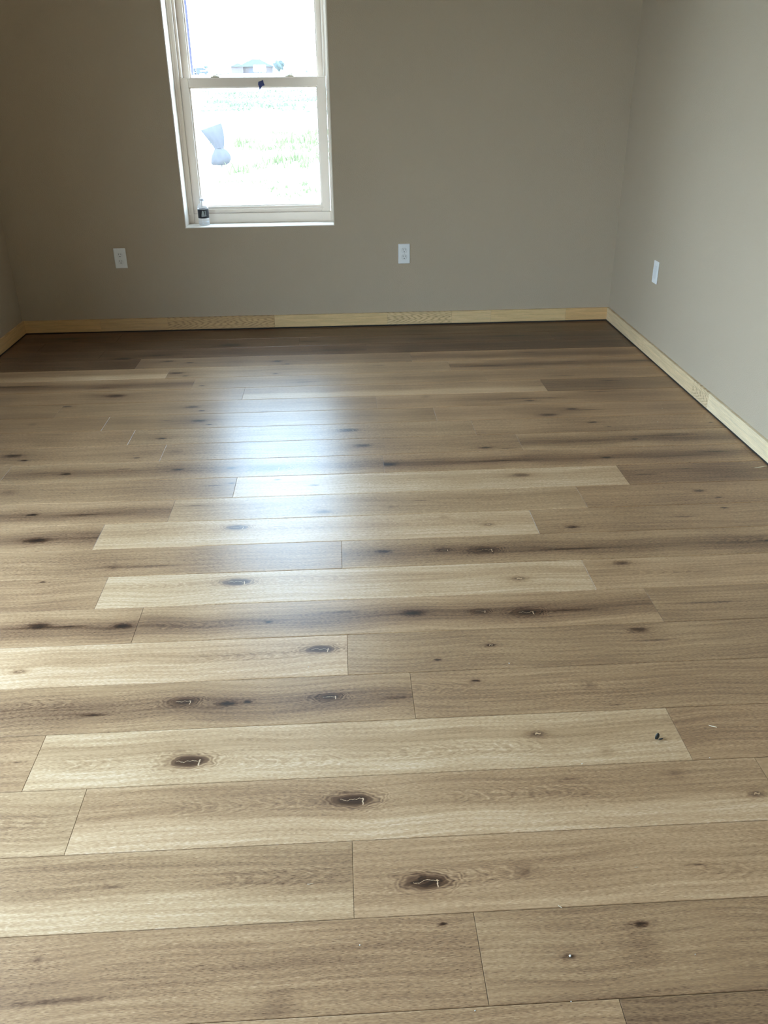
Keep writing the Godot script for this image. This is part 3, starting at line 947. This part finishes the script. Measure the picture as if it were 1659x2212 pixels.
func outside() -> void:
	var st := begin()
	var zs := [80.0, 20.0, 1.0, -6.0, -12.0, -25.0, -60.0, -91.0, -150.0, -400.0, -700.0]
	for i in zs.size() - 1:
		for k in 8:
			var xa := lerpf(-500, 300, k / 8.0)
			var xb := lerpf(-500, 300, (k + 1) / 8.0)
			face(st, [Vector3(xa, ground_y(zs[i]), zs[i]), Vector3(xb, ground_y(zs[i]), zs[i]), Vector3(xb, ground_y(zs[i + 1]), zs[i + 1]), Vector3(xa, ground_y(zs[i + 1]), zs[i + 1])], Vector3.UP)
	var g := obj("ground", st.commit(), mat.soil)
	g.set_meta("kind", "structure")
	tag(g, "bare pale soil yard and field outside the window", "ground")
	st = begin()
	for k in 12:
		for i in 4:
			var q := []
			for e in [[0, 0], [1, 0], [1, 1], [0, 1]]:
				var zz: float = lerpf(-43.0 - 3.0 * sin((k + e[0]) * 1.7), -97.0, (i + e[1]) / 4.0)
				q.append(Vector3(lerpf(-22, 14, (k + e[0]) / 12.0), ground_y(zz) + 0.003, zz))
			face(st, q, Vector3.UP)
	g = obj("field", st.commit(), mat.field_soil)
	g.set_meta("kind", "structure")
	tag(g, "faint green strip of field behind the bare yard", "field")
	# clumps near the house, from the photograph's patches: x, z, half width, height
	var patches := [[-1.99, -18.7, 0.30, 0.34], [-1.72, -19.6, 0.32, 0.24], [-1.30, -20.4, 0.50, 0.30], [-0.95, -20.9, 0.60, 0.36], [-0.75, -19.6, 0.40, 0.30], [-0.42, -20.4, 0.35, 0.32], [-0.30, -21.5, 0.35, 0.3],
		[-0.84, -26.0, 0.75, 0.40], [-1.40, -26.1, 0.55, 0.32], [-0.40, -25.4, 0.6, 0.42], [-0.41, -23.2, 0.6, 0.28], [-1.0, -24.2, 0.7, 0.25], [-2.69, -25.1, 0.32, 0.40], [-2.48, -26.3, 0.42, 0.36], [-2.1, -24.6, 0.5, 0.2], [-1.7, -24.0, 0.4, 0.2], [-3.35, -26.4, 0.2, 0.22],
		[-0.55, -16.6, 0.25, 0.14], [-1.0, -16.0, 0.35, 0.1], [-0.8, -15.0, 0.3, 0.1], [-0.5, -15.6, 0.28, 0.12], [-1.5, -17.0, 0.4, 0.08], [-2.0, -17.2, 0.3, 0.06], [-0.6, -29.5, 0.5, 0.3], [-1.6, -30.0, 0.8, 0.18], [-1.1, -28.5, 0.5, 0.22]]
	var grass := begin()
	for p in patches:
		var n := int(30 * p[2] / 0.4)
		for i in n:
			blade(grass, Vector3(p[0] + rng.randfn(0, p[2] * 0.42), 0, p[1] + rng.randfn(0, p[2] * 0.55)), p[3] * rng.randf_range(0.35, 0.85), 0.020)
	var o := obj("grass_clumps", grass.commit(), mat.grass)
	o.name = numbered("grass")
	o.set_meta("kind", "stuff")
	tag(o, "pale green grass growing in clumps on the soil below the window", "grass")
	grass = begin()
	for i in 80:
		var z := rng.randf_range(-92, -44)
		var c := Vector3(z * 0.078 + rng.randf_range(-0.075, 0.085) * absf(z), 0, z)
		for j in 14:
			blade(grass, c + Vector3(rng.randfn(0, 0.7), 0, rng.randfn(0, 0.7)), rng.randf_range(0.04, 0.11), 0.08)
	for p in [[-3.2, -51.0, 1.4], [-5.2, -53.0, 1.2], [-1.2, -60.0, 2.0], [-4.4, -66.0, 2.0], [-6.8, -58.0, 1.0], [-8.2, -76.0, 1.6], [-5.4, -80.0, 2.2]]:
		for j in 80:
			blade(grass, Vector3(p[0] + rng.randfn(0, p[2] * 0.5), 0, p[1] + rng.randfn(0, 1.2)), rng.randf_range(0.08, 0.24), 0.06)
	o = obj("grass", grass.commit(), mat.grass_far)
	o.set_meta("kind", "stuff")
	tag(o, "thin pale field grass beyond the bare soil strip", "grass")
	bag()
	far_things()

func blade(st: SurfaceTool, at: Vector3, h: float, w: float) -> void:
	at.y = ground_y(at.z) - 0.01
	var a := rng.randf() * TAU
	var side := Vector3(cos(a), 0, sin(a)) * w
	var tip := at + Vector3(rng.randfn(0, 0.35) * h, h, rng.randfn(0, 0.35) * h)
	var mid := at.lerp(tip, 0.55) + Vector3(0, h * 0.1, 0)
	var n := Vector3(-sin(a) * 0.3, 1.0, cos(a) * 0.3).normalized()
	n = (mid - at).cross(side)
	n = (n if n.y > 0.0 else -n).normalized()
	face(st, [at - side, at + side, mid + side * 0.7, mid - side * 0.7], n)
	face(st, [mid - side * 0.7, mid + side * 0.7, tip], n)

func bag() -> void:
	var z := -19.9
	var o := thing("plastic_bag", "blue-grey plastic bag tied over a stake in the yard outside", "bag", Vector3(-2.47, ground_y(z), z))
	# left edge, right edge, height, depth: read upwards from the bottom of the bulge
	var lv := [[-0.02, 0.03, 0.05, 0.02], [-0.19, 0.10, 0.055, 0.12], [-0.225, 0.17, 0.09, 0.17], [-0.215, 0.215, 0.17, 0.19], [-0.19, 0.205, 0.25, 0.18], [-0.14, 0.15, 0.33, 0.14], [-0.12, 0.08, 0.375, 0.09], [-0.14, 0.08, 0.41, 0.08], [-0.20, 0.105, 0.50, 0.10], [-0.27, 0.11, 0.60, 0.11], [-0.33, 0.095, 0.70, 0.09], [-0.38, 0.08, 0.79, 0.05], [-0.39, 0.06, 0.81, 0.02]]
	var st := begin()
	st.set_smooth_group(0)
	var seg := 28
	var rings := []
	for i in lv.size():
		var l: Array = lv[i]
		var ring := []
		for k in seg:
			var a := TAU * k / seg
			var f: float = (l[0] + l[1]) / 2 + cos(a) * (l[1] - l[0]) / 2
			var wr := 1.0 + 0.12 * sin(a * 5.0 + l[2] * 9.0) + 0.08 * sin(a * 9.0 - l[2] * 17.0)
			var y: float = l[2]
			if i >= lv.size() - 5: y += (f + 0.15) * 0.30 * (i - lv.size() + 5) / 4.0
			ring.append(Vector3(f, y, sin(a) * l[3] * wr))
		rings.append(ring)
	for i in lv.size() - 1:
		for k in seg:
			var j := (k + 1) % seg
			for v in [rings[i][k], rings[i + 1][k], rings[i + 1][j], rings[i][k], rings[i + 1][j], rings[i][j]]: st.add_vertex(v)
	st.generate_normals()
	obj("sack", st.commit(), mat.bag_plastic, o)
	obj("stake", box_mesh(Vector3(-0.02, -0.1, -0.02), Vector3(0.02, 0.30, 0.02), 0.004), mat.stake_wood, o)
	obj("tie", lathe_mesh([Vector2(0.085, 0.385), Vector2(0.098, 0.392), Vector2(0.085, 0.399)], 20), mat.bag_plastic, o).position.x = -0.02

func hip_roof(st: SurfaceTool, lo: Vector2, hi: Vector2, y0: float, y1: float, ridge: float) -> void:
	var mx := (lo.x + hi.x) / 2
	var mz := (lo.y + hi.y) / 2
	var a := Vector3(mx - ridge / 2, y1, mz)
	var b := Vector3(mx + ridge / 2, y1, mz)
	var c := [Vector3(lo.x, y0, hi.y), Vector3(hi.x, y0, hi.y), Vector3(hi.x, y0, lo.y), Vector3(lo.x, y0, lo.y)]
	face(st, [c[0], c[1], b, a], Vector3(0, 1, 1).normalized())
	face(st, [c[1], c[2], b], Vector3(1, 1, 0).normalized())
	face(st, [c[2], c[3], a, b], Vector3(0, 1, -1).normalized())
	face(st, [c[3], c[0], a], Vector3(-1, 1, 0).normalized())
	face(st, c, Vector3.DOWN)

func crown(st: SurfaceTool, c: Vector3, rx: float, ry: float, n: int, leaf: float) -> void:
	for i in n:
		var d := Vector3(rng.randfn(), rng.randfn(), rng.randfn()).normalized()
		var k := pow(rng.randf(), 0.25) * (0.86 + 0.14 * sin(d.x * 7.0 + d.y * 5.0))
		var p := c + Vector3(d.x * rx, d.y * ry, d.z * rx) * k
		var u := Vector3(rng.randfn(), rng.randfn(), rng.randfn())
		u = (u - d * u.dot(d) * 0.7).normalized() * leaf
		var w := u.cross(d).normalized() * leaf * 0.7
		var nn := u.cross(w).normalized()
		if nn.dot(d) < 0.0: nn = -nn
		face(st, [p - u, p + w, p + u, p - w], nn)

func far_things() -> void:
	var y0 := 2.95
	var z := -380.0
	var h := thing("house", "low brick house with a grey hip roof far across the field", "house", Vector3(-31.6, y0, z))
	obj("wall", boxes([[Vector3(-8.2, -0.6, -9), Vector3(7.6, 2.25, 0)]]), mat.far_brick, h)
	obj("garage_wall", boxes([[Vector3(-8.3, -0.6, -1), Vector3(-3.6, 2.3, 2.0)]]), mat.far_brick, h)
	var roof := begin()
	hip_roof(roof, Vector2(-6.2, -9.6), Vector2(8.2, 0.6), 2.2, 4.9, 3.0)
	obj("roof", roof.commit(), mat.far_roof, h)
	roof = begin()
	hip_roof(roof, Vector2(-8.8, -6), Vector2(-2.9, 2.6), 2.25, 3.55, 0.3)
	obj("wing_roof", roof.commit(), mat.far_roof, h)
	roof = begin()
	hip_roof(roof, Vector2(-5.0, -7), Vector2(2.0, 1.2), 2.25, 4.2, 1.6)
	obj("middle_roof", roof.commit(), mat.far_roof, h)
	obj("garage_door", box_mesh(Vector3(-1.4, -0.2, 0), Vector3(0.9, 1.7, 0.15)), mat.far_dark, h)
	var tr := thing("trailer", "white box trailer parked in front of the far brick house", "trailer", Vector3(-28.2, y0 - 0.1, z + 9))
	obj("box", box_mesh(Vector3(-2.4, 0.3, -1.2), Vector3(2.4, 2.9, 1.2), 0.35), mat.far_white, tr)
	for x in [-0.6, 0.5]:
		var wh := obj("wheel", lathe_mesh([Vector2(0.001, -0.12), Vector2(0.34, -0.12), Vector2(0.34, 0.12), Vector2(0.001, 0.12)], 16), mat.far_dark, tr)
		wh.position = Vector3(x, 0.34, 1.1)
		wh.rotation.x = PI / 2
	var st := begin()
	var t := thing("tree", "round leafy tree beside the far brick house", "tree", Vector3(-21.2, y0 + 0.3, z + 2))
	crown(st, Vector3(0, 2.15, 0), 2.45, 2.1, 7000, 0.24)
	obj("crown", st.commit(), mat.far_leaf, t)
	obj("trunk", lathe_mesh([Vector2(0.28, -1.2), Vector2(0.2, 0.6), Vector2(0.12, 2.0)], 10), mat.far_bark, t)
	# vehicles at the left of the view
	var zv := -300.0
	var yv := 2.28
	var v := thing("truck", "blue-grey truck seen far off at the left edge of the window view", "truck", Vector3(-40.6, yv, zv))
	obj("cargo_box", box_mesh(Vector3(-1.75, 0.45, -1.1), Vector3(0.25, 2.0, 1.1), 0.06), mat.far_vehicle, v)
	var cab := begin()
	cab.set_smooth_group(-1)
	var prof := [Vector2(0.3, 0.4), Vector2(0.3, 1.85), Vector2(0.75, 1.8), Vector2(1.15, 1.3), Vector2(1.6, 1.1), Vector2(1.75, 0.8), Vector2(1.75, 0.4)]
	for s in [-1.0, 1.0]:
		for i in range(1, prof.size() - 1):
			face(cab, [Vector3(prof[0].x, prof[0].y, s), Vector3(prof[i].x, prof[i].y, s), Vector3(prof[i + 1].x, prof[i + 1].y, s)], Vector3(0, 0, s))
	for i in prof.size():
		var a: Vector2 = prof[i]
		var b: Vector2 = prof[(i + 1) % prof.size()]
		var nn := Vector3(-(b - a).y, (b - a).x, 0).normalized()
		face(cab, [Vector3(a.x, a.y, -1), Vector3(b.x, b.y, -1), Vector3(b.x, b.y, 1), Vector3(a.x, a.y, 1)], nn)
	obj("cab", cab.commit(), mat.far_vehicle, v)
	obj("window_highlight", box_mesh(Vector3(-0.5, 0.98, 0.98), Vector3(1.4, 1.22, 1.13), 0.02), mat.far_white, v)  # white band painting in the highlight on hood and windows
	for x in [-1.2, 1.15]:
		var wh := obj("wheel", lathe_mesh([Vector2(0.001, -0.15), Vector2(0.42, -0.15), Vector2(0.42, 0.15), Vector2(0.001, 0.15)], 16), mat.far_vehicle, v)
		wh.position = Vector3(x, 0.42, 0.9)
		wh.rotation.x = PI / 2
	var b2 := thing("cart", "small grey-blue flat cart behind the far truck", "cart", Vector3(-43.4, yv, zv))
	obj("crate", box_mesh(Vector3(-1.0, 0.75, -0.8), Vector3(0.75, 1.85, 0.8), 0.05), mat.far_vehicle, b2)
	obj("post", box_mesh(Vector3(-0.9, 0.0, -0.7), Vector3(-0.05, 0.8, 0.7), 0.05), mat.far_vehicle, b2)
	obj("wheel", box_mesh(Vector3(0.3, 0.0, -0.7), Vector3(0.9, 0.62, 0.7), 0.15), mat.far_vehicle, b2)
	st = begin()
	t = thing("tree", "small leaning tree crown showing above the far truck", "tree", Vector3(-40.3, yv, zv - 6))
	crown(st, Vector3(0.15, 2.2, 0), 0.75, 0.42, 260, 0.2)
	obj("crown", st.commit(), mat.far_leaf, t)
	obj("trunk", lathe_mesh([Vector2(0.12, -0.4), Vector2(0.1, 1.0), Vector2(0.07, 2.2)], 8), mat.far_bark, t)
	st = begin()
	for i in 60:
		crown(st, Vector3(-2.6 + i * 0.085 + rng.randf() * 0.1, 0.15, 0), 0.25, 0.16 + 0.2 * maxf(0, (i - 44) / 16.0), 6, 0.14)
	var hedge := obj("hedge", st.commit(), mat.far_hedge)
	hedge.position = Vector3(-42.5, 2.75, -372)
	tag(hedge, "low pale hedge between the far truck and the brick house", "hedge")
	var ub := thing("utility_box", "small pale utility box in the field, right of the far tree", "box", Vector3(-10.4, 2.72, z))
	obj("cabinet", box_mesh(Vector3(-0.5, -0.1, -0.4), Vector3(0.35, 0.95, 0.4), 0.05), mat.far_box, ub)
	obj("base", box_mesh(Vector3(-0.6, -0.2, -0.5), Vector3(1.5, 0.40, 0.5), 0.05), mat.far_box, ub)
